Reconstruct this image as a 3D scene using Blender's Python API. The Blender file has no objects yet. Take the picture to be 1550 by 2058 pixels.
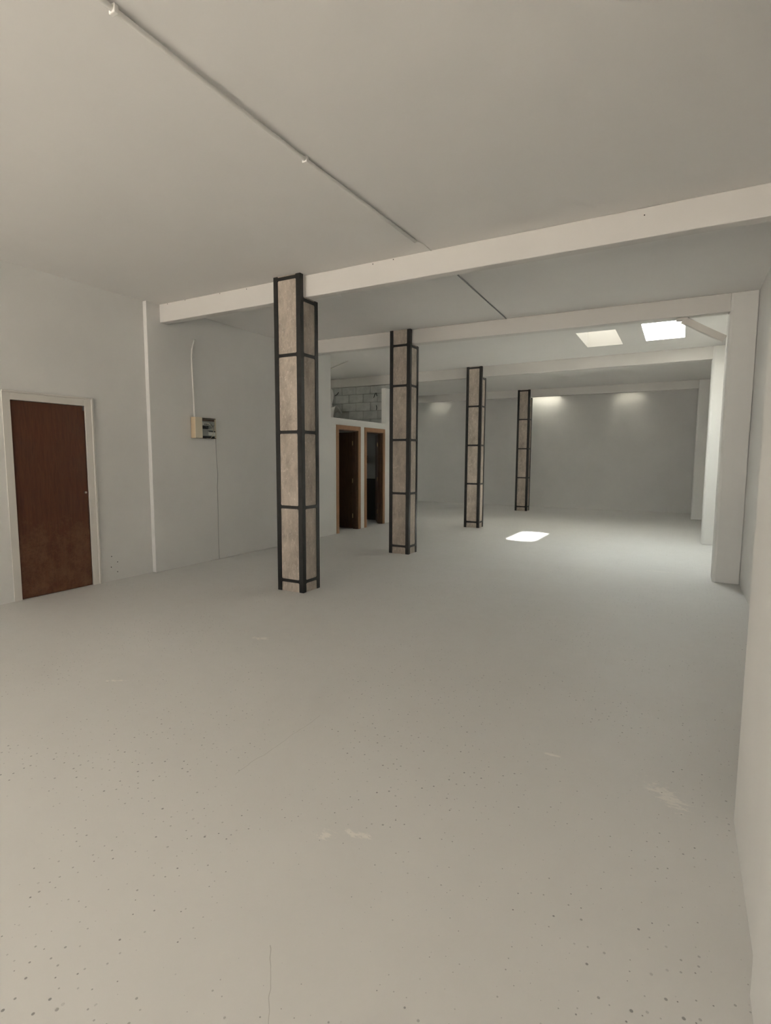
import bpy, bmesh, math, random
from mathutils import Vector, Matrix
random.seed(7)
R = math.radians
scene = bpy.context.scene
col = scene.collection

# ------------------------------------------------------------------ camera
FPX, PITCH, YAW, ROLL, EYE = 1084.26, R(5.7309), R(28.6472), R(0.2532), 1.5
fw = Vector((-math.sin(YAW) * math.cos(PITCH), math.cos(YAW) * math.cos(PITCH), -math.sin(PITCH)))
rt = Vector((math.cos(YAW), math.sin(YAW), 0))
up = rt.cross(fw)
r2 = rt * math.cos(ROLL) + up * math.sin(ROLL)
u2 = -rt * math.sin(ROLL) + up * math.cos(ROLL)
cd = bpy.data.cameras.new('camera')
cd.sensor_fit = 'HORIZONTAL'
cd.sensor_width = 36.0
cd.lens = 36.0 * FPX / 1550.0
cd.clip_start, cd.clip_end = 0.02, 200
cam = bpy.data.objects.new('camera', cd)
cam.matrix_world = Matrix(((r2.x, u2.x, -fw.x, 0), (r2.y, u2.y, -fw.y, 0), (r2.z, u2.z, -fw.z, EYE), (0, 0, 0, 1)))
col.objects.link(cam)
scene.camera = cam
scene.cycles.adaptive_threshold = 0.02

# ------------------------------------------------------------------ light
vs = scene.view_settings
vs.view_transform, vs.look, vs.gamma, vs.use_curve_mapping = 'Standard', 'None', 1.0, False
vs.exposure = 0.28
world = bpy.data.worlds.new('sky')
scene.world = world
world.use_nodes = True
bg = world.node_tree.nodes['Background']
bg.inputs[0].default_value = (0.94, 0.97, 1.0, 1)
bg.inputs[1].default_value = 2.0
sd = bpy.data.lights.new('sun', 'SUN')
sd.energy, sd.angle, sd.color = 125.0, R(4.0), (1.0, 0.97, 0.92)
sun = bpy.data.objects.new('sun', sd)
SUN_DIR = Vector((-2.12, 1.0, -3.5))
sun.rotation_euler = SUN_DIR.to_track_quat('-Z', 'Y').to_euler()
sun.location = (4, -3, 8)
col.objects.link(sun)
# daylight through the shop front behind the camera
OPEN = (-5.6, -1.6, 0.05, 2.75)          # x0, x1, z0, z1 of the opening in wall_front
YF = -6.0
ad = bpy.data.lights.new('shopfront_daylight', 'AREA')
ad.shape, ad.size, ad.size_y = 'RECTANGLE', OPEN[1] - OPEN[0] - .1, OPEN[3] - OPEN[2] - .1
ad.energy, ad.color = 12.0, (0.96, 0.98, 1.0)
al = bpy.data.objects.new('shopfront_daylight', ad)
al.location = ((OPEN[0] + OPEN[1]) / 2, YF - .05, (OPEN[2] + OPEN[3]) / 2)
al.rotation_euler = (R(90), 0, R(0))
al.rotation_euler = Vector((0, 1, 0)).to_track_quat('-Z', 'Z').to_euler()
col.objects.link(al)
# sky seen through the clear roof light
kd = bpy.data.lights.new('skylight_daylight', 'AREA')
kd.shape, kd.size, kd.size_y = 'RECTANGLE', .56, 1.25
kd.energy, kd.color = 56.0, (0.94, 0.98, 1.0)
kl = bpy.data.objects.new('skylight_daylight', kd)
kl.location = (-.335, 9.388, 3.95)
col.objects.link(kl)

# ------------------------------------------------------------------ materials
def mat(name, color, rough=0.7, spec=0.3, metal=0.0):
    m = bpy.data.materials.new(name)
    m.use_nodes = True
    b = m.node_tree.nodes['Principled BSDF']
    b.inputs['Base Color'].default_value = (*color, 1)
    b.inputs['Roughness'].default_value = rough
    b.inputs['Specular IOR Level'].default_value = spec
    b.inputs['Metallic'].default_value = metal
    return m

class NT:
    """small helper to wire nodes"""
    def __init__(s, m):
        s.t = m.node_tree
        s.b = s.t.nodes['Principled BSDF']
        s.tc = s.t.nodes.new('ShaderNodeTexCoord')
    def n(s, kind, **kw):
        nd = s.t.nodes.new(kind)
        for k, v in kw.items():
            setattr(nd, k, v)
        return nd
    def l(s, a, b):
        s.t.links.new(a, b)
    def math(s, op, a, b=None, c=None):
        nd = s.n('ShaderNodeMath', operation=op)
        for i, v in enumerate((a, b, c)):
            if v is None: continue
            if isinstance(v, (int, float)): nd.inputs[i].default_value = v
            else: s.l(v, nd.inputs[i])
        return nd.outputs[0]
    def noise(s, scale, detail=3, rough=.55, vec=None, dist=0):
        nd = s.n('ShaderNodeTexNoise')
        nd.inputs['Scale'].default_value = scale
        nd.inputs['Detail'].default_value = detail
        nd.inputs['Roughness'].default_value = rough
        nd.inputs['Distortion'].default_value = dist
        s.l(vec or s.tc.outputs['Object'], nd.inputs['Vector'])
        return nd.outputs[0]
    def ramp(s, fac, a, b, ca, cb):
        nd = s.n('ShaderNodeValToRGB')
        nd.color_ramp.elements[0].position, nd.color_ramp.elements[1].position = a, b
        nd.color_ramp.elements[0].color, nd.color_ramp.elements[1].color = (*ca, 1), (*cb, 1)
        s.l(fac, nd.inputs[0])
        return nd.outputs[0]
    def mix(s, fac, a, b):
        nd = s.n('ShaderNodeMix', data_type='RGBA')
        for sock, v in ((nd.inputs[0], fac), (nd.inputs[6], a), (nd.inputs[7], b)):
            if isinstance(v, tuple): sock.default_value = (*v, 1)
            elif isinstance(v, (int, float)): sock.default_value = v
            else: s.l(v, sock)
        return nd.outputs[2]
    def bump(s, h, strength, dist=.01):
        nd = s.n('ShaderNodeBump')
        nd.inputs['Strength'].default_value = strength
        nd.inputs['Distance'].default_value = dist
        s.l(h, nd.inputs['Height'])
        s.l(nd.outputs[0], s.b.inputs['Normal'])
    def mapping(s, scale):
        nd = s.n('ShaderNodeMapping')
        nd.inputs['Scale'].default_value = scale
        s.l(s.tc.outputs['Object'], nd.inputs[0])
        return nd.outputs[0]
    def vmask(s, cx, cy, rx, ry, rot=0.0):
        """soft elliptical mask on the floor plan around (cx, cy), 1 inside"""
        nd = s.n('ShaderNodeMapping', vector_type='TEXTURE')
        nd.inputs['Location'].default_value = (cx, cy, 0)
        nd.inputs['Rotation'].default_value = (0, 0, rot)
        nd.inputs['Scale'].default_value = (rx, ry, 1000)
        s.l(s.tc.outputs['Object'], nd.inputs[0])
        ln = s.n('ShaderNodeVectorMath', operation='LENGTH')
        s.l(nd.outputs[0], ln.inputs[0])
        return s.math('SUBTRACT', 1.0, ln.outputs['Value'])

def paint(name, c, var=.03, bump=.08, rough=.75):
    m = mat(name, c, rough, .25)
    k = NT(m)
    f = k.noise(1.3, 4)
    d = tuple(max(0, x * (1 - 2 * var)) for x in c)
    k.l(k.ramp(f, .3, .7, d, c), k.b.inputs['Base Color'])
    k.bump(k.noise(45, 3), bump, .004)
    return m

M = {}
M['wall'] = paint('wall_paint', (.80, .79, .762))
M['ceil'] = paint('ceiling_paint', (.82, .802, .772), .015, .03)
M['beam'] = paint('beam_paint', (.74, .715, .68), .02, .05)
M['white'] = mat('white_gloss_paint', (.72, .69, .64), .45, .4)
M['pipe'] = mat('painted_conduit', (.84, .82, .78), .5, .4)
M['greycable'] = mat('grey_cable', (.30, .30, .29), .6, .3)
M['wire'] = mat('pale_wire', (.62, .56, .44), .5, .4)
M['darkwire'] = mat('dark_wire', (.09, .10, .11), .5, .4)
M['beige'] = mat('beige_plastic', (.70, .63, .49), .5, .4)
M['tan'] = mat('aged_tan_plastic', (.56, .45, .30), .5, .4)
M['greyplate'] = mat('grey_plate', (.34, .36, .34), .55, .4)
M['black'] = mat('black_plastic', (.012, .012, .013), .5, .4)
M['label'] = mat('pale_label', (.60, .62, .58), .6, .3)
M['mortar'] = mat('mortar', (.20, .20, .195), .95, .1)
M['metal'] = mat('nickel', (.70, .68, .64), .3, .5, 1.0)
M['tile'] = mat('dark_tile', (.055, .05, .045), .5, .4)
M['rubble'] = mat('dark_void', (.02, .02, .02), .9, .1)
M['brass'] = mat('dull_brass', (.36, .27, .14), .45, .5, .8)

# floor: painted screed with small pits, scuffs and hairline cracks
def floor_mat():
    m = mat('floor_paint', (.63, .61, .57), .5, .35)
    k = NT(m)
    base = k.ramp(k.noise(.6, 5, .6), .3, .72, (.70, .69, .665), (.75, .742, .722))
    fine = k.noise(9, 4, .65)
    base = k.mix(k.math('MULTIPLY', fine, .10), base, (.58, .56, .52))
    # pits: voronoi cells, each with its own presence and radius
    v = k.n('ShaderNodeTexVoronoi', voronoi_dimensions='2D')
    v.inputs['Scale'].default_value = 24
    k.l(k.tc.outputs['Object'], v.inputs['Vector'])
    sp = k.n('ShaderNodeSeparateColor')
    k.l(v.outputs['Color'], sp.inputs[0])
    patch = k.ramp(k.noise(1.1, 3), .36, .56, (0, 0, 0), (1, 1, 1))
    rad = k.math('MULTIPLY', k.math('SUBTRACT', sp.outputs[0], .29), .18)
    rad = k.math('MULTIPLY', rad, k.math('MULTIPLY_ADD', patch, .75, .25))
    pit = k.math('DIVIDE', k.math('SUBTRACT', rad, v.outputs['Distance']), .02)
    pit = k.n('ShaderNodeClamp').outputs[0] if False else k.math('MINIMUM', k.math('MAXIMUM', pit, 0), 1)
    pitc = k.math('MULTIPLY', pit, k.math('MULTIPLY_ADD', sp.outputs[1], .6, .15))
    # white scuffs where filler was smeared
    ragged = k.noise(22, 7, .75, k.mapping((1, 2.0, 1)))
    scuffs = None
    for cx, cy, rx, ry, ro in ((0.02, 2.60, .17, .075, R(-50)), (-1.06, 1.72, .085, .03, R(8)), (-1.17, 1.655, .055, .04, R(40)),
                               (-.50, 2.70, .06, .02, 0), (-3.0, 3.335, .12, .05, R(20)), (-3.27, 2.2, .10, .02, R(30)), (-.2, 8.0, .25, .03, 0)):
        q = k.math('MULTIPLY', k.math('ADD', k.vmask(cx, cy, rx, ry, ro), k.math('MULTIPLY_ADD', ragged, 4.2, -2.45)), 2.6)
        q = k.math('MINIMUM', k.math('MAXIMUM', q, 0), 1)
        q = k.math('MULTIPLY', q, k.math('GREATER_THAN', k.vmask(cx, cy, rx * 1.5, ry * 1.5, ro), 0))
        scuffs = q if scuffs is None else k.math('MAXIMUM', scuffs, q)
    c = k.mix(k.math('MULTIPLY', scuffs, .8), base, (.88, .85, .80))
    c = k.mix(pitc, c, (.14, .14, .14))
    # hairline cracks
    for cx, cy, L, ro in ((-1.78, 2.13, .34, R(89)), (-.96, 1.08, .12, R(-50)), (-3.75, 11.9, 1.0, R(2))):
        wob = k.n('ShaderNodeMapping', vector_type='TEXTURE')
        wob.inputs['Location'].default_value = (cx, cy, 0)
        wob.inputs['Rotation'].default_value = (0, 0, ro)
        k.l(k.tc.outputs['Object'], wob.inputs[0])
        s3 = k.n('ShaderNodeSeparateXYZ')
        k.l(wob.outputs[0], s3.inputs[0])
        off = k.math('MULTIPLY_ADD', k.noise(5, 3), .05, -.025)
        y = k.math('ABSOLUTE', k.math('ADD', s3.outputs[1], off))
        ln = k.math('MULTIPLY', k.math('LESS_THAN', y, .0011), k.math('LESS_THAN', k.math('ABSOLUTE', s3.outputs[0]), L))
        c = k.mix(k.math('MULTIPLY', ln, .45), c, (.25, .24, .22))
    k.l(c, k.b.inputs['Base Color'])
    k.l(k.ramp(fine, .3, .7, (.42,) * 3, (.58,) * 3), k.b.inputs['Roughness'])
    h = k.math('SUBTRACT', k.math('MULTIPLY', k.noise(60, 3), .25), pit)
    k.bump(h, .25, .003)
    return m
M['floor'] = floor_mat()

def concrete_mat():
    m = mat('bare_column_concrete', (.5, .43, .36), .6, .4)
    k = NT(m)
    c = k.ramp(k.noise(5, 6, .7, k.mapping((1, 1, .5))), .32, .68, (.33, .275, .225), (.60, .52, .44))
    fleck = k.noise(34, 7, .8, k.mapping((1.2, 1.2, .55)), .9)
    c = k.mix(k.ramp(fleck, .555, .66, (0, 0, 0), (.9, .9, .9)), c, (.80, .72, .64))
    c = k.mix(k.ramp(fleck, .30, .43, (.7, .7, .7), (0, 0, 0)), c, (.22, .18, .15))
    dark = k.noise(9, 7, .8, k.mapping((1.4, 1.4, .5)), .4)
    c = k.mix(k.ramp(dark, .58, .72, (0, 0, 0), (.75, .75, .75)), c, (.19, .165, .14))
    k.l(c, k.b.inputs['Base Color'])
    k.l(k.ramp(fleck, .4, .7, (.7,) * 3, (.32,) * 3), k.b.inputs['Roughness'])
    k.bump(k.math('ADD', fleck, k.math('MULTIPLY', k.noise(90, 3), .4)), .5, .01)
    return m
M['concrete'] = concrete_mat()

def steel_mat():
    m = mat('black_painted_steel', (.018, .018, .017), .42, .45)
    k = NT(m)
    k.l(k.ramp(k.noise(14, 5), .35, .75, (.007, .007, .0065), (.018, .017, .015)), k.b.inputs['Base Color'])
    k.bump(k.noise(60, 3), .15, .003)
    return m
M['steel'] = steel_mat()

def wood_mat(name, a, b, wear=None, scale=(9, 9, .9), rough=.5):
    m = mat(name, a, rough, .4)
    k = NT(m)
    g = k.noise(5, 6, .6, k.mapping(scale), .8)
    c = k.ramp(g, .3, .7, a, b)
    if wear:
        s3 = k.n('ShaderNodeSeparateXYZ')
        k.l(k.tc.outputs['Object'], s3.inputs[0])
        low = k.ramp(s3.outputs[2], .62, 1.02, (1, 1, 1), (0, 0, 0))
        w = k.ramp(k.math('ADD', k.noise(7, 7, .75), k.math('MULTIPLY_ADD', low, .3, -.28)), .42, .66, (0, 0, 0), (1, 1, 1))
        c = k.mix(k.math('MULTIPLY', w, .75), c, wear)
        sp = k.ramp(k.noise(38, 5, .7), .60, .68, (0, 0, 0), (1, 1, 1))
        c = k.mix(k.math('MULTIPLY', sp, k.math('MULTIPLY', low, .5)), c, (.02, .012, .008))
    k.l(c, k.b.inputs['Base Color'])
    k.bump(g, .06, .003)
    return m
M['door'] = wood_mat('brown_veneer', (.066, .021, .009), (.115, .040, .017), (.17, .085, .042), rough=.42)
M['frame'] = wood_mat('varnished_pine_frame', (.24, .125, .06), (.34, .19, .10))
M['leaf'] = wood_mat('dark_stained_leaf_jamb_shade', (.050, .026, .013), (.085, .046, .022))
M['greywall'] = paint('washroom_plaster', (.34, .34, .32), .05)

def block_mat():
    m = mat('concrete_block', (.34, .34, .33), .9, .15)
    k = NT(m)
    c = k.ramp(k.noise(6, 6, .7), .3, .75, (.40, .41, .40), (.56, .57, .55))
    k.l(c, k.b.inputs['Base Color'])
    k.bump(k.noise(50, 5, .7), .4, .006)
    return m
M['block'] = block_mat()

def glass_mat(name, frosted, tint=.93):
    m = bpy.data.materials.new(name)
    m.use_nodes = True
    t = m.node_tree
    for n in list(t.nodes):
        if n.type == 'BSDF_PRINCIPLED': t.nodes.remove(n)
    out = next(n for n in t.nodes if n.type == 'OUTPUT_MATERIAL')
    tr = t.nodes.new('ShaderNodeBsdfTransparent')
    tr.inputs[0].default_value = (.96, .98, .97, 1)
    ot = t.nodes.new('ShaderNodeBsdfTranslucent' if frosted else 'ShaderNodeBsdfGlossy')
    ot.inputs[0].default_value = (tint, tint, tint * .95, 1)
    if not frosted: ot.inputs['Roughness'].default_value = .02
    mx = t.nodes.new('ShaderNodeMixShader')
    mx.inputs[0].default_value = .97 if frosted else .05
    t.links.new(tr.outputs[0], mx.inputs[1]); t.links.new(ot.outputs[0], mx.inputs[2])
    t.links.new(mx.outputs[0], out.inputs[0])
    return m
M['clear'] = glass_mat('clear_pane', False)
M['frost'] = glass_mat('frosted_pane', True)
M['opal'] = glass_mat('opal_pane', True, .22)
M['milky'] = glass_mat('milky_pane', True, .6)

# ------------------------------------------------------------------ mesh helpers
class MB:
    def __init__(s): s.v, s.f = [], []
    def box(s, x0, x1, y0, y1, z0, z1):
        return s.hexa([(x0, y0, z0), (x1, y0, z0), (x1, y1, z0), (x0, y1, z0), (x0, y0, z1), (x1, y0, z1), (x1, y1, z1), (x0, y1, z1)])
    def hexa(s, p):
        b = len(s.v); s.v += [tuple(q) for q in p]
        s.f += [tuple(b + i for i in q) for q in ((3, 2, 1, 0), (4, 5, 6, 7), (0, 1, 5, 4), (1, 2, 6, 5), (2, 3, 7, 6), (3, 0, 4, 7))]
        return s
    def prism(s, pts, z0, z1):
        """vertical prism over a counter-clockwise plan outline"""
        b, n = len(s.v), len(pts)
        s.v += [(x, y, z0) for x, y in pts] + [(x, y, z1) for x, y in pts]
        s.f += [tuple(b + i for i in reversed(range(n))), tuple(b + n + i for i in range(n))]
        s.f += [(b + i, b + (i + 1) % n, b + n + (i + 1) % n, b + n + i) for i in range(n)]
        return s
    def tube(s, pts, r, n=10):
        b = len(s.v); pts = [Vector(p) for p in pts]; prev = None
        for i, p in enumerate(pts):
            d = (pts[min(i + 1, len(pts) - 1)] - pts[max(i - 1, 0)]).normalized()
            a = prev or (Vector((0, 0, 1)) if abs(d.z) < .9 else Vector((1, 0, 0)))
            a = (a - d * a.dot(d)).normalized(); prev = a
            c = d.cross(a)
            s.v += [tuple(p + (a * math.cos(2 * math.pi * j / n) + c * math.sin(2 * math.pi * j / n)) * r) for j in range(n)]
        for i in range(len(pts) - 1):
            for j in range(n):
                k = (j + 1) % n
                s.f.append((b + i * n + j, b + i * n + k, b + (i + 1) * n + k, b + (i + 1) * n + j))
        s.f.append(tuple(b + j for j in reversed(range(n))))
        s.f.append(tuple(b + (len(pts) - 1) * n + j for j in range(n)))
        return s
    def build(s, name, m, parent=None, bevel=0, smooth=False, origin=None, seg=2):
        me = bpy.data.meshes.new(name)
        o3 = Vector(origin) if origin else None
        vs_ = [tuple(Vector(p) - o3) for p in s.v] if o3 else s.v
        me.from_pydata(vs_, [], s.f)
        bm = bmesh.new(); bm.from_mesh(me)
        bmesh.ops.recalc_face_normals(bm, faces=bm.faces)
        bm.to_mesh(me); bm.free()
        me.materials.append(m)
        if smooth:
            for p in me.polygons: p.use_smooth = True
        o = bpy.data.objects.new(name, me); col.objects.link(o)
        if o3: o.location = o3
        if parent:
            o.parent = parent
            if o3 is None: o.location = -parent.location
            else: o.location = o3 - parent.location
        if bevel:
            md = o.modifiers.new('bevel', 'BEVEL'); md.width = bevel; md.segments = seg; md.limit_method = 'ANGLE'
        return o

def grid_slab(axis, a0, a1, u0, u1, v0, v1, holes):
    """slab of thickness a0..a1 along axis with rectangular holes (u0,u1,v0,v1); only outer faces are made"""
    us = sorted({u0, u1, *[h[0] for h in holes], *[h[1] for h in holes]})
    ws = sorted({v0, v1, *[h[2] for h in holes], *[h[3] for h in holes]})
    def solid(i, j):
        if not (0 <= i < len(us) - 1 and 0 <= j < len(ws) - 1): return False
        cu, cv = (us[i] + us[i + 1]) / 2, (ws[j] + ws[j + 1]) / 2
        return not any(h[0] < cu < h[1] and h[2] < cv < h[3] for h in holes)
    mb = MB(); idx = {}
    def P(a, u, v):
        p = {0: (a, u, v), 1: (u, a, v), 2: (u, v, a)}[axis]
        if p not in idx: idx[p] = len(mb.v); mb.v.append(p)
        return idx[p]
    for i in range(len(us) - 1):
        for j in range(len(ws) - 1):
            if not solid(i, j): continue
            A, B, Cc, D = us[i], us[i + 1], ws[j], ws[j + 1]
            for a in (a0, a1): mb.f.append((P(a, A, Cc), P(a, B, Cc), P(a, B, D), P(a, A, D)))
            for di, dj, e in ((-1, 0, ((A, Cc), (A, D))), (1, 0, ((B, Cc), (B, D))), (0, -1, ((A, Cc), (B, Cc))), (0, 1, ((A, D), (B, D)))):
                if not solid(i + di, j + dj):
                    (p, q), (r, t) = e
                    mb.f.append((P(a0, p, q), P(a0, r, t), P(a1, r, t), P(a1, p, q)))
    return mb

def struct(o, label=None, cat=None):
    o['kind'] = 'structure'
    if label: o['label'] = label
    if cat: o['category'] = cat
    return o
def tag(o, label, cat, group=None):
    o['label'] = label; o['category'] = cat
    if group: o['group'] = group
    return o
def empty(name, loc):
    o = bpy.data.objects.new(name, None); o.empty_display_size = .1
    o.location = loc; col.objects.link(o); return o

# ------------------------------------------------------------------ room shell
H = 3.427
XL, XL2, XR, XN = -5.99, -5.93, 0.684, 0.268
YB = 17.16
YSTEP, YBLK = 4.634, 11.43
fl = MB().box(-11.4, 1.0, YF - 0.2, YB + .2, -.2, 0).build('floor', M['floor'])
struct(fl, 'off-white painted screed floor with dark pits and pale scuffs', 'floor')

pv = MB().box(-14, 8, -18, YF - .2, -.25, -.02).build('pavement', mat('sunlit_paving', (.36, .325, .285), .9, .1))  # unseen ground, added so warm light bounces up to the ceiling
struct(pv, 'unseen paving added outside the shop front opening to bounce warm light in', 'pavement')

SKY = [(-1.54, -0.972, 8.93, 10.12, 'opal'), (-0.612, -0.057, 8.765, 10.01, 'clear'),
       (-4.15, -3.35, 16.84, 17.12, 'frost'), (-1.72, -1.12, 16.86, 17.10, 'milky'), (-7.55, -7.0, 16.90, 17.10, 'milky'),
       (-1.54, -0.972, 11.55, 12.45, 'frost'), (-4.2, -3.6, 11.60, 12.30, 'frost'), (-9.5, -8.85, 13.6, 14.25, 'clear'), (-8.9, -8.0, 8.45, 9.05, 'frost')]  # last four are unseen openings added to brighten the rear and the loft
TOP = 3.80
ce = grid_slab(2, H, TOP, -11.4, 1.0, YF - .2, YB + .2, [(s[0], s[1], s[2], s[3]) for s in SKY]).build('ceiling', M['ceil'])
struct(ce, 'white painted flat ceiling crossed by beams', 'ceiling')
slabels = ['left of the two skylights, its cream shaft walls showing', 'right skylight, blown out white, beside the diagonal brace',
           'narrow roof light against the back wall behind the fourth column', 'narrow roof light against the back wall near the right corner',
           'narrow roof light against the back wall far left',
           'frosted roof light added for fill, unseen behind the third beam on the right', 'frosted roof light added for fill, unseen behind the third beam above the column row',
           'unseen roof light added to brighten the rear space beside the washrooms', 'small frosted roof light added out of view to light the loft']
for i, (x0, x1, y0, y1, k) in enumerate(SKY):
    e = empty('window_%d' % (i + 1), ((x0 + x1) / 2, (y0 + y1) / 2, TOP))
    struct(e, slabels[i], 'skylight')
    g = MB()
    t = .05
    g.box(x0 - t, x1 + t, y0 - t, y0, TOP, TOP + .10); g.box(x0 - t, x1 + t, y1, y1 + t, TOP, TOP + .10)
    g.box(x0 - t, x0, y0, y1, TOP, TOP + .10); g.box(x1, x1 + t, y0, y1, TOP, TOP + .10)
    g.build('window_frame', M['white'], e)
    MB().box(x0 - .02, x1 + .02, y0 - .02, y1 + .02, TOP + .10, TOP + .106).build('pane', M[k], e)

# left wall: stretch with the brown door, then the stretch that stands a little proud of it
D1 = (3.03, 3.81, 2.07)
wl = grid_slab(0, XL - .3, XL, YF, YSTEP, 0, H, [(D1[0] - .01, D1[1] + .01, 0, D1[2] + .01)])
struct(wl.build('wall_left', M['wall']), 'white painted left wall around the brown door', 'wall')
# washroom block wall in the same line further on, with two doorways and the open loft above
WC1, WC2 = (8.905, 9.66, 2.055), (9.975, 10.72, 2.055)
WT = .10
LOFT = (8.66, 10.83, 2.27)
w2 = grid_slab(0, XL2 - .3, XL2, YSTEP, 8.2, 0, H, [])
struct(w2.build('wall_left_far', M['wall'], bevel=.006), 'white painted left wall carrying the fuse box', 'wall')
w3 = grid_slab(0, XL2 - WT, XL2, 8.2, YBLK, 0, H, [(WC1[0], WC1[1], 0, WC1[2]), (WC2[0], WC2[1], 0, WC2[2]), (LOFT[0], LOFT[1], LOFT[2], H), (LOFT[1], YBLK, 3.06, H)])
struct(w3.build('wall_washroom', M['wall']), 'white washroom partition with two doorways and open loft above', 'wall')
# back, right, front and the far left side
struct(MB().box(-11.4, 1.0, YB, YB + .2, 0, H).build('wall_back', M['wall']), 'white far end wall behind the fourth column', 'wall')
struct(MB().box(XR, XR + .3, 2.0, YB, 0, H).build('wall_right', M['wall']), 'white right wall set back between pilasters', 'wall')
nr = MB().prism([(XN, 1.74), (XR + .3, 1.74), (XR + .3, 2.59), (XN + .03, 2.59), (XN + .008, 2.575), (XN, 2.55)], 0, H)
nr.prism([(XN - .022, YF), (XR + .3, YF), (XR + .3, 1.74), (XN, 1.755), (XN - .012, 1.735), (XN - .022, 1.70)], 0, H)
struct(nr.build('wall_right_near', M['wall']), 'thick white wall section at the right edge of the picture', 'wall')
struct(grid_slab(1, YF - .2, YF, -6.3, 1.0, 0, H, [OPEN]).build('wall_front', M['wall']), 'white front wall with the wide shop front opening', 'wall')
struct(MB().box(-11.4, -11.2, YBLK, YB, 0, H).build('wall_far_left', M['wall']), 'white side wall of the wider rear space', 'wall')

# washroom block interior
XI, XB, YL = XL2 - WT, -9.2, 11.30
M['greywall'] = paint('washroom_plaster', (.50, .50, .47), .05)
struct(grid_slab(0, XB - .1, XB, 8.2, YBLK, 0, H, [(9.95, 10.7, 1.45, 2.0)]).build('wall_washroom_rear', M['greywall']), 'grey plaster wall at the rear of the washrooms', 'wall')  # hole is an unseen opening added to let daylight into the second washroom
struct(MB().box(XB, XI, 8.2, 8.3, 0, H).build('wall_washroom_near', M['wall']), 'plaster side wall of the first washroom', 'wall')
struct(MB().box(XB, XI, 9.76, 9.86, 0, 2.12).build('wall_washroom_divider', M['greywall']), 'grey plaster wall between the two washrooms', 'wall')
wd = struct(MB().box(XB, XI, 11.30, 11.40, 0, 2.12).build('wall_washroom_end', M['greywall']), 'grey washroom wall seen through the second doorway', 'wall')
MB().box(XB, XI, 11.285, 11.30, 0, 1.0).build('dark_dado', M['tile'], wd)
struct(MB().box(XB, XI, 8.3, YL, 2.12, 2.22).build('floor_loft', M['wall']), 'loft deck above the washrooms', 'floor')
struct(MB().box(-11.2, XL2, YBLK, YBLK + .04, 0, H).build('wall_washroom_side', M['wall']), 'white outer side of the washroom block', 'wall')

# loft end wall of concrete blocks, each block an object
BX0, BX1, BYF, BZT = XB, XI, YL, 3.205
BW = struct(MB().box(BX0, BX1, BYF + .018, BYF + .12, 2.22, BZT).build('wall_loft_block', M['mortar']), 'bare grey concrete block wall at the end of the loft', 'wall')
bw, bh, gap = .40, .20, .009
row, z = 0, 2.22
full_mesh = MB().box(gap / 2, bw - gap / 2, 0, .02, gap / 2, bh - gap / 2).build('block', M['block'])
full_me = full_mesh.data
bpy.data.objects.remove(full_mesh)
while z < BZT - .02:
    x = BX0 - (0 if row % 2 else bw / 2)
    while x < BX1 - .02:
        x0, x1 = max(x, BX0), min(x + bw, BX1)
        zt = min(z + bh, BZT)
        if x1 - x0 > .05 and zt - z > .004:
            if abs(x1 - x0 - bw) < 1e-6 and abs(zt - z - bh) < 1e-6:
                o = bpy.data.objects.new('block', full_me); col.objects.link(o); o.parent = BW
                o.location = (x, BYF + random.uniform(-.005, .003), z)
            else:
                MB().box(x0 + gap / 2, x1 - gap / 2, BYF, BYF + .02, z + min(gap / 2, (zt - z) / 4), zt - min(gap / 2, (zt - z) / 4)).build('block', M['block'], BW)
        x += bw
    z += bh; row += 1
for x, z, pts in ((-7.55, 3.06, ((-.05, -.03), (-.01, -.02), (.02, .0), (.05, .04))), (-6.46, 2.98, ((-.04, -.06), (-.01, .02), (.02, .05), (.045, -.02))),
                  (-6.43, 2.68, ((0, -.05), (.01, 0), (0, .06)))):
    MB().tube([(x + a, BYF - .008, z + b) for a, b in pts], .008, 6).build('mortar_gouge', M['rubble'], BW)

# ------------------------------------------------------------------ beams and pilasters
BY = [(4.8126, -.0092, 3.2014), (7.5271, .0243, 3.2152), (11.1656, -.0469, 3.2114), (15.4835, -.0136, 3.2217)]
BT = [.115, .15, .15, .15]
BX = [(XL2 - .01, XR + .02), (XL2 - .01, 0.41), (-9.2, 0.39), (-11.2, 0.29)]
blab = ['white ceiling beam nearest the camera, resting on the first column', 'second white ceiling beam, over the second column and brace',
        'third white ceiling beam, just beyond the two skylights', 'rearmost white ceiling beam, just before the far end wall']
for i, (y, s, z) in enumerate(BY):
    x0, x1 = BX[i]; ya, yb_ = y + s * (x0 + 3.5), y + s * (x1 + 3.5); t = BT[i]
    b = MB().hexa([(x0, ya, z), (x1, yb_, z), (x1, yb_ + t, z), (x0, ya + t, z), (x0, ya, H), (x1, yb_, H), (x1, yb_ + t, H), (x0, ya + t, H)])
    tag(b.build('ceiling_beam', M['beam'], bevel=.008), blab[i], 'beam', 'ceiling beams')
b1 = bpy.data.objects['ceiling_beam']
for x, z in ((-5.78, 3.415), (-5.46, 3.418), (-4.87, 3.415), (-4.45, 3.405), (-2.78, 3.405), (-2.55, 3.41), (-.35, 3.37)):
    y = BY[0][0] + BY[0][1] * (x + 3.5)
    MB().tube([(x, y - .0012, z), (x, y + .004, z)], .005, 8).build('nail_hole', M['rubble'], b1)
PX = [(.400, 1), (.3725, 2), (.2736, 3)]
plab = ['nearest and widest white pilaster on the right, below the brace', 'brightly lit white pilaster behind the nearest one on the right',
        'farthest dim white pilaster at the right end of the back wall']
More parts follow.
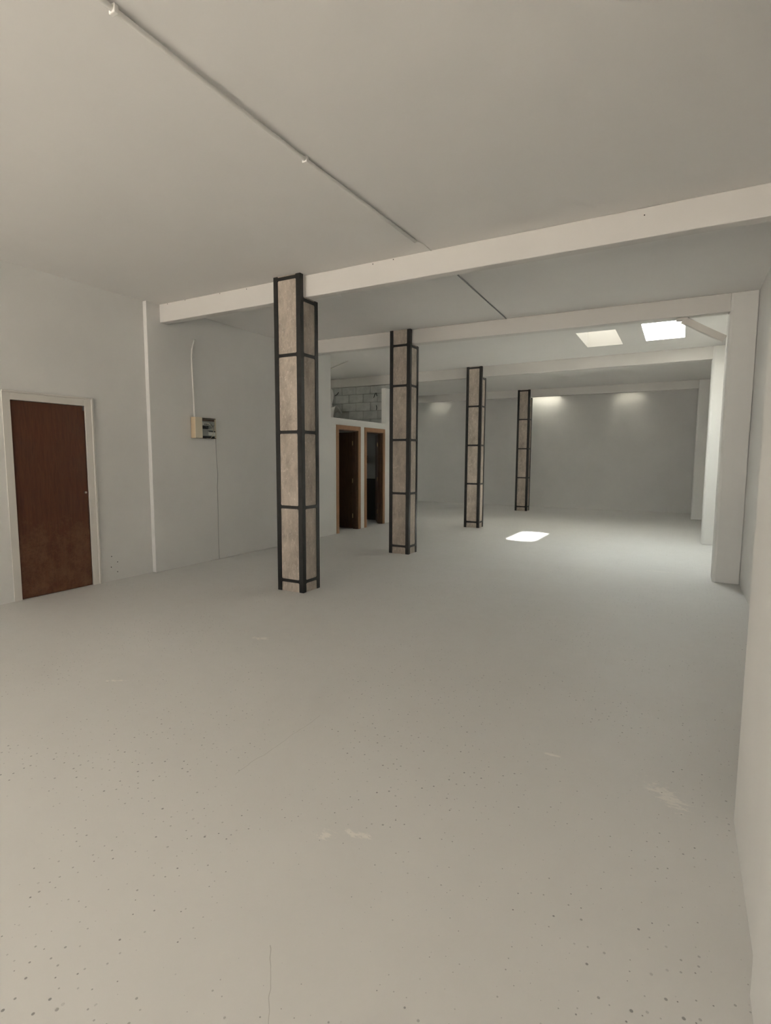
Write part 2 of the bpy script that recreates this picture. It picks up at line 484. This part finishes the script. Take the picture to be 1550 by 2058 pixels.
for (x, i), lab in zip(PX, plab):
    y = BY[i][0] + BY[i][1] * (x + 3.5) - (.03 if i != 1 else -.0)
    r = .035
    pts = [(x + r, y)] + [(XR - .002, y), (XR - .002, y + .34), (x, y + .34), (x, y + r), (x + r * .3, y + r * .3)]
    o = MB().prism(pts, 0, H).build('pilaster', M['wall'], bevel=.01)
    tag(o, lab, 'pilaster', 'pilasters on the right wall')
# diagonal brace under the second beam
by1 = BY[1][0] + BY[1][1] * 3.6
def bar(p, q, w, t):
    p, q = Vector(p), Vector(q); d = (q - p).normalized(); n = Vector((0, 1, 0)); u = d.cross(n)
    mb = MB()
    c = []
    for e in (p, q):
        c += [e - u * w / 2 - n * t / 2, e + u * w / 2 - n * t / 2, e + u * w / 2 + n * t / 2, e - u * w / 2 + n * t / 2]
    mb.hexa(c); return mb
br = empty('diagonal_brace', (.40, 7.72, 2.91))
tag(br, 'white diagonal strut between the second beam and the right pilaster', 'brace')
bar((-.075, 7.72, 3.195), (.372, 7.72, 2.922), .078, .08).build('strut', M['white'], br, bevel=.004)
MB().box(-.15, -.02, 7.67, 7.77, 3.19, 3.214).build('end_plate', M['white'], br, bevel=.003)

# ------------------------------------------------------------------ steel-caged concrete columns
COLS = [(-3.6057, 4.7094, .3591, .3161, 3.2014), (-3.6623, 7.4564, .3475, .2992, 3.2152), (-3.7731, 11.1066, .342, .2861, 3.2114), (-3.8243, 15.4337, .3505, .2909, 3.2217)]
clab = ['nearest and tallest-looking concrete column in a black steel cage', 'second caged concrete column, beside the two washroom doorways, without a top bar',
        'third caged concrete column, at the edge of the light pool', 'fourth and farthest caged concrete column before the end wall']
LEV = [.122, .951, 1.775, 2.596]
LEG, TK, BH = .058, .007, .034
def angle(cx, cy, sx, sy, z0, z1):
    """L section; (cx, cy) outer corner, sx/sy = direction of its legs"""
    p = [(0, 0), (LEG, 0), (LEG, TK), (TK, TK), (TK, LEG), (0, LEG)]
    p = [(cx + sx * a, cy + sy * b) for a, b in p]
    if sx * sy < 0: p.reverse()
    return MB().prism(p, z0, z1)
def batten_front(x0, x1, y, z, outward, fil=.012):
    """flat bar between two angles on a y face, with small weld fillets at its ends"""
    h = BH / 2
    pts = [(x0, z - h - fil), (x0 + fil, z - h), (x1 - fil, z - h), (x1, z - h - fil), (x1, z + h + fil), (x1 - fil, z + h), (x0 + fil, z + h), (x0, z + h + fil)]
    ya, yb_ = sorted((y, y + outward * TK)); mb = MB(); n = len(pts)
    mb.v += [(a, ya, b) for a, b in pts] + [(a, yb_, b) for a, b in pts]
    mb.f += [tuple(range(n)), tuple(reversed(range(n, 2 * n)))] + [(i, (i + 1) % n, n + (i + 1) % n, n + i) for i in range(n)]
    return mb
def swap(mb):
    mb.v = [(y, x, z) for x, y, z in mb.v]; return mb
for i, (cx, cy, cw, cdp, bz) in enumerate(COLS):
    by = BY[i][0] + BY[i][1] * (cx - cw / 2 + 3.5)
    e = empty('caged_column', (cx - cw / 2, cy + cdp / 2, 0))
    tag(e, clab[i], 'column', 'caged columns in a row')
    x0, x1, y0, y1 = cx - cw, cx, cy, cy + cdp
    c = .008
    g = MB().box(x0 + c, x1 - c, y0 + c, y1 - c, 0, bz - .002)
    g.box(x0 + c, x1 - c, y0 + c, y0 + LEG, bz - .002, H - .003)
    g.build('core', M['concrete'], e, origin=(x0, y0, 0))
    if by - (y0 + LEG) > .004:
        MB().box(x0 + c, x1 - c, y0 + LEG, by - .002, bz, H - .003).build('plaster_infill', M['beam'], e)
    for X, Y, sx, sy, zt in ((x0, y0, 1, 1, H - .002), (x1, y0, -1, 1, H - .002), (x0, y1, 1, -1, bz - .003), (x1, y1, -1, -1, bz - .003)):
        angle(X, Y, sx, sy, 0, zt).build('corner_angle', M['steel'], e, bevel=.002, seg=1)
    ft = list(LEV); 
    if i != 1: ft.append(H - .002 - BH / 2 - .012)
    else: ft.append(bz - .02)
    if i == 1: pass
    for z in ft: batten_front(x0 + LEG - .004, x1 - LEG + .004, y0, z, 1).build('batten', M['steel'], e)
    for z in LEV + [bz - .035]:
        batten_front(x0 + LEG - .004, x1 - LEG + .004, y1 - TK, z, 1).build('batten', M['steel'], e)
        for xx in (x0, x1 - TK):
            swap(batten_front(y0 + LEG - .004, y1 - LEG + .004, xx, z, 1)).build('batten', M['steel'], e)

# ------------------------------------------------------------------ brown door in the left wall
d = empty('door_1', (XL, D1[0], 0))
struct(d, 'scuffed dark brown veneer door in a white frame', 'door')
notch = [(D1[0] + .003, .006), (D1[1] - .003, .006), (D1[1] - .003, D1[2] - .055), (D1[1] - .02, D1[2] - .055), (D1[1] - .02, D1[2] - .004), (D1[0] + .003, D1[2] - .004)]
lf = MB(); n = len(notch)
lf.v = [(XL - .042, a, b) for a, b in notch] + [(XL - .004, a, b) for a, b in notch]
lf.f = [tuple(reversed(range(n))), tuple(range(n, 2 * n))] + [(i, (i + 1) % n, n + (i + 1) % n, n + i) for i in range(n)]
leaf = lf.build('door_leaf', M['door'], d, origin=(XL, D1[0], 0))
kn = MB().tube([(XL - .004, 3.775, 1.09), (XL + .012, 3.775, 1.09)], .012, 12)
kk = kn.build('keyhole_cover', M['metal'], d)
for (a0, a1, b0, b1, t) in ((D1[0] - .075, D1[0], 0, D1[2] + .075, .012), (D1[1], D1[1] + .075, 0, D1[2] + .075, .012), (D1[0], D1[1], D1[2], D1[2] + .075, .012)):
    MB().box(XL, XL + t, a0, a1, b0, b1).build('casing', M['white'], d, bevel=.002)
for (a0, a1, b0, b1) in ((D1[1] + .075, D1[1] + .095, 0, D1[2] + .095), (D1[0] - .075, D1[1] + .075, D1[2] + .075, D1[2] + .092)):
    MB().box(XL, XL + .026, a0, a1, b0, b1).build('moulding', M['white'], d, bevel=.003)
MB().box(XL - .30, XL - .06, D1[0] - .01, D1[1] + .01, 0, D1[2]).build('door_backing', M['rubble'], d)
for y, z in ((4.06, .30), (4.135, .22), (4.05, .17), (4.13, .10)):
    MB().tube([(XL - .002, y, z), (XL + .0015, y, z)], .006, 8).build('screw_hole', M['rubble'], bpy.data.objects['wall_left'])

# ------------------------------------------------------------------ washroom doors
def wc_door(name, o, ang, lab):
    y0, y1, zt = o
    e = struct(empty(name, (XL2, y0, 0)), lab, 'door')
    w, t = .085, .016
    for xo, xi in ((XL2, XL2 + t),):
        MB().box(xo, xi, y0 - w + .01, y0 + .01, 0, zt + w).build('casing', M['frame'], e, bevel=.003)
        MB().box(xo, xi, y1 - .01, y1 + w - .01, 0, zt + w).build('casing', M['frame'], e, bevel=.003)
        MB().box(xo, xi, y0 + .01, y1 - .01, zt, zt + w).build('casing', M['frame'], e, bevel=.003)
    MB().box(XL2 - WT - .02, XL2, y0, y0 + .022, 0, zt).build('jamb', M['leaf'], e)  # dark leaf colour on the jambs stands in for the doorway's shade
    MB().box(XL2 - WT - .02, XL2, y1 - .022, y1, 0, zt).build('jamb', M['leaf'], e)
    MB().box(XL2 - WT - .02, XL2, y0 + .022, y1 - .022, zt - .022, zt).build('jamb', M['leaf'], e)
    MB().box(XL2 - .060, XL2 - .045, y1 - .036, y1 - .022, 0, zt - .022).build('door_stop', M['leaf'], e)
    # leaf hinged on the far jamb, opening into the room
    hx, hy, L, tt = XL2 - WT - .022, y1 - .03, y1 - y0 - .06, .038
    lf = MB().box(0, L, -tt, 0, .012, zt - .03).build('door_leaf', M['leaf'], e, bevel=.002)
    lf.location = Vector((hx, hy, 0)) - e.location
    lf.rotation_euler = (0, 0, R(180) - R(ang - 90))
    if ang > 100: lf.location.x -= .0
    for z in (.28, 1.02, 1.80):
        hg = MB().tube([(-.004, .006, z - .045), (-.004, .006, z + .045)], .009, 8).build('hinge', M['brass'], lf)
        hg.location = (0, 0, 0)
    return e
def wcd(name, o, ang, lab):
    return wc_door(name, o, ang, lab)
wcd('door_2', WC1, 90, 'left washroom doorway, its dark leaf opened inward')
wcd('door_3', WC2, 146, 'right washroom doorway showing a dark tiled room')
hb = MB().box(-6.79, -6.66, 11.19, 11.30, 1.36, 1.56)
hb.box(-6.70, -6.64, 11.15, 11.22, 1.40, 1.46)
tag(hb.build('wall_dispenser', M['black'], bevel=.02), 'small black box mounted on the washroom wall', 'dispenser')

# torn sheet and broken plaster lying in the loft
def sheet(name, prof, x0, x1, m, parent, th=.012):
    """curled sheet: profile in (y, z) swept across x with a wavy edge"""
    mb = MB(); n = len(prof); K = 7
    for k in range(K):
        f = k / (K - 1)
        for j, (y, z) in enumerate(prof):
            mb.v.append((x0 + (x1 - x0) * f + .02 * math.sin(j * 1.9 + 1), y, z + .025 * math.sin(f * 5 + j)))
    for k in range(K - 1):
        for j in range(n - 1): mb.f.append((k * n + j, k * n + j + 1, (k + 1) * n + j + 1, (k + 1) * n + j))
    o = mb.build(name, m, parent, smooth=True)
    md = o.modifiers.new('solid', 'SOLIDIFY'); md.thickness = th
    return o
ts = empty('torn_insulation_sheet', (-7.7, 11.1, 2.22))
tag(ts, 'curled torn white sheet leaning in the loft corner', 'sheet')
sheet('curled_flap', [(11.22, 2.60), (11.12, 2.72), (11.02, 2.74), (10.93, 2.70), (10.87, 2.60), (10.85, 2.45), (10.88, 2.24)], -7.62, -7.36, M['wall'], ts)
sheet('upright_strip', [(11.27, 2.24), (11.26, 2.6), (11.24, 2.80), (11.27, 2.92), (11.28, 3.05), (11.28, 3.18)], -7.79, -7.64, M['wall'], ts)

# ------------------------------------------------------------------ conduits and cables
def pipe_thing(name, pts, r, m, lab, cat, clips=(), clipm=None, base=None):
    e = empty(name, pts[0]); tag(e, lab, cat)
    MB().tube(pts, r, 12).build('pipe', m, e, smooth=True)
    for c in clips:
        MB().box(c[0] - .020, c[0] + .020, c[1] - .011, c[1] + .011, c[2] - .006, H).build('clip', clipm or m, e, bevel=.004)
    return e
rr = .013
zc = H - rr - .006
pipe_thing('ceiling_conduit', [(-2.27, YF + .02, zc), (-2.25, .5, zc), (-2.24, 1.646, zc), (-2.235, 2.3, zc - .004), (-2.228, 2.98, zc), (-2.195, 3.8, zc - .003), (-2.172, 4.505, zc)], rr, M['pipe'],
           'white painted conduit running along the near ceiling bay', 'conduit', [(-2.24, 1.646, zc - rr), (-2.228, 2.98, zc - rr)])
cw = MB().tube([(-2.172, 4.505, zc + .003), (-2.162, 4.56, H - .006), (-2.150, 4.63, H - .005), (-2.15, 4.80, H - .006)], .004, 8)
tag(cw.build('cable_end', M['pipe']), 'thin cable leaving the open end of the ceiling conduit', 'cable')
pipe_thing('ceiling_cable', [(-2.17, 4.95, H - .008), (-2.17, 5.5, H - .008), (-2.20, 6.5, H - .008), (-2.226, 7.43, H - .008), (-2.226, 7.515, H - .012)], .0075, M['greycable'],
           'thin grey cable across the ceiling between first and second beams', 'cable')
pipe_thing('loft_conduit', [(-6.80, 9.90, H - .012), (-6.4, 9.62, H - .012), (-5.96, 9.31, H - .012)], .010, M['white'], 'short white conduit crossing the loft ceiling diagonally', 'conduit')
XW = XL2 + .016
pipe_thing('fuse_box_conduit', [(XW, 5.33, 2.047), (XW, 5.328, 2.3), (XW, 5.318, 2.6), (XW, 5.314, 2.85), (XW, 5.322, 2.95), (XW, 5.342, 3.02), (XW - .004, 5.372, 3.075), (XW - .014, 5.385, 3.095)], .011, M['pipe'],
           'white bent conduit rising from the fuse box up the wall', 'conduit')
cb = MB().tube([(XL2 + .006, 5.716, 1.765), (XL2 + .006, 5.722, 1.5), (XL2 + .010, 5.735, 1.25), (XL2 + .008, 5.722, 1.05), (XL2 + .005, 5.728, .7), (XL2 + .004, 5.722, .3), (XL2 + .005, 5.728, .01)], .0032, 8)
tag(cb.build('wall_cable', M['greycable'], smooth=True), 'thin grey cable hanging from the fuse box to the floor', 'cable')

# ------------------------------------------------------------------ fuse box
FY0, FY1, FZ0, FZ1, FD = 5.275, 5.700, 1.76, 2.045, .085
fb = empty('fuse_box', (XL2, (FY0 + FY1) / 2, FZ0))
tag(fb, 'beige fuse box with its right half open on the left wall', 'fuse box')
t = .008
MB().box(XL2, XL2 + .006, FY0, FY1, FZ0, FZ1).build('back_plate', M['greyplate'], fb)
g = MB().box(XL2, XL2 + FD, FY0, FY0 + t, FZ0, FZ1); g.build('side_wall', M['tan'], fb, bevel=.002)
MB().box(XL2, XL2 + FD * .45, FY1 - t, FY1, FZ0, FZ1).build('side_wall', M['beige'], fb)
MB().box(XL2, XL2 + FD, FY0 + t, FY0 + .125, FZ1 - t, FZ1).build('top_wall', M['beige'], fb)
MB().box(XL2, XL2 + FD, FY0 + t, FY0 + .125, FZ0, FZ0 + t).build('bottom_wall', M['beige'], fb)
MB().box(XL2, XL2 + FD * .45, FY0 + .125, FY1 - t, FZ1 - t, FZ1).build('top_wall', M['leaf'], fb)
MB().box(XL2, XL2 + FD * .45, FY0 + .125, FY1 - t, FZ0, FZ0 + t).build('bottom_wall', M['leaf'], fb)
cv = MB().box(XL2 + FD, XL2 + FD + .006, FY0, FY0 + .125, FZ0, FZ1).build('cover', M['beige'], fb, bevel=.003)
MB().box(XL2 + FD + .006, XL2 + FD + .014, FY0 + .06, FY0 + .075, 1.895, 1.925).build('latch', M['black'], cv)
for z in (FZ0 + .015, FZ1 - .012):
    MB().tube([(XL2 + FD + .004, FY0 + .022, z), (XL2 + FD + .009, FY0 + .022, z)], .008, 8).build('screw', M['black'], cv)
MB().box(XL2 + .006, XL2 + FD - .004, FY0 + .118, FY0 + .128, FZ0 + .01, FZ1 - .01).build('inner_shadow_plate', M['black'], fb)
def fpart(nm, y0, y1, z0, z1, dd, m): MB().box(XL2 + .006, XL2 + .006 + dd, y0, y1, z0, z1).build(nm, m, fb, bevel=.002)
fpart('terminal_strip', FY0 + .15, FY0 + .31, 1.945, 1.985, .03, M['label'])
fpart('terminal_strip', FY0 + .32, FY0 + .40, 1.955, 1.99, .025, M['greyplate'])
fpart('contactor', FY0 + .145, FY0 + .265, 1.80, 1.89, .04, M['greyplate'])
fpart('breaker', FY0 + .27, FY0 + .335, 1.805, 1.86, .045, M['label'])
fpart('breaker', FY0 + .335, FY0 + .40, 1.80, 1.865, .04, M['label'])
for k in range(4): fpart('breaker_lever', FY0 + .285 + k * .030, FY0 + .300 + k * .030, 1.852, 1.868, .052, M['black'])
for k in range(3): fpart('terminal_screw', FY0 + .213 + k * .028, FY0 + .226 + k * .028, 1.952, 1.966, .033, M['black'])
fpart('fuse_socket', FY0 + .17, FY0 + .285, 1.895, 1.935, .03, M['black'])
fpart('bus_bar', FY0 + .14, FY0 + .405, 1.772, 1.79, .02, M['black'])
fpart('rust_band', FY0 + .135, FY0 + .415, 2.005, 2.03, .008, M['leaf'])
def wire(pts, m, r=.003):
    MB().tube([(XL2 + a, FY0 + b, c) for a, b, c in pts], r, 6).build('wire', m, fb, smooth=True)
wire([(.045, .25, 1.97), (.07, .285, 1.955), (.085, .315, 1.91), (.088, .325, 1.85), (.08, .31, 1.79), (.07, .27, 1.755), (.06, .22, 1.765)], M['wire'])
wire([(.04, .22, 1.93), (.06, .26, 1.90), (.06, .32, 1.91), (.05, .38, 1.955)], M['darkwire'])
wire([(.04, .33, 1.96), (.055, .345, 1.925), (.05, .36, 1.88), (.045, .355, 1.86)], M['darkwire'], .004)
wire([(.035, .24, 1.88), (.055, .30, 1.895), (.05, .37, 1.885)], M['wire'], .0025)
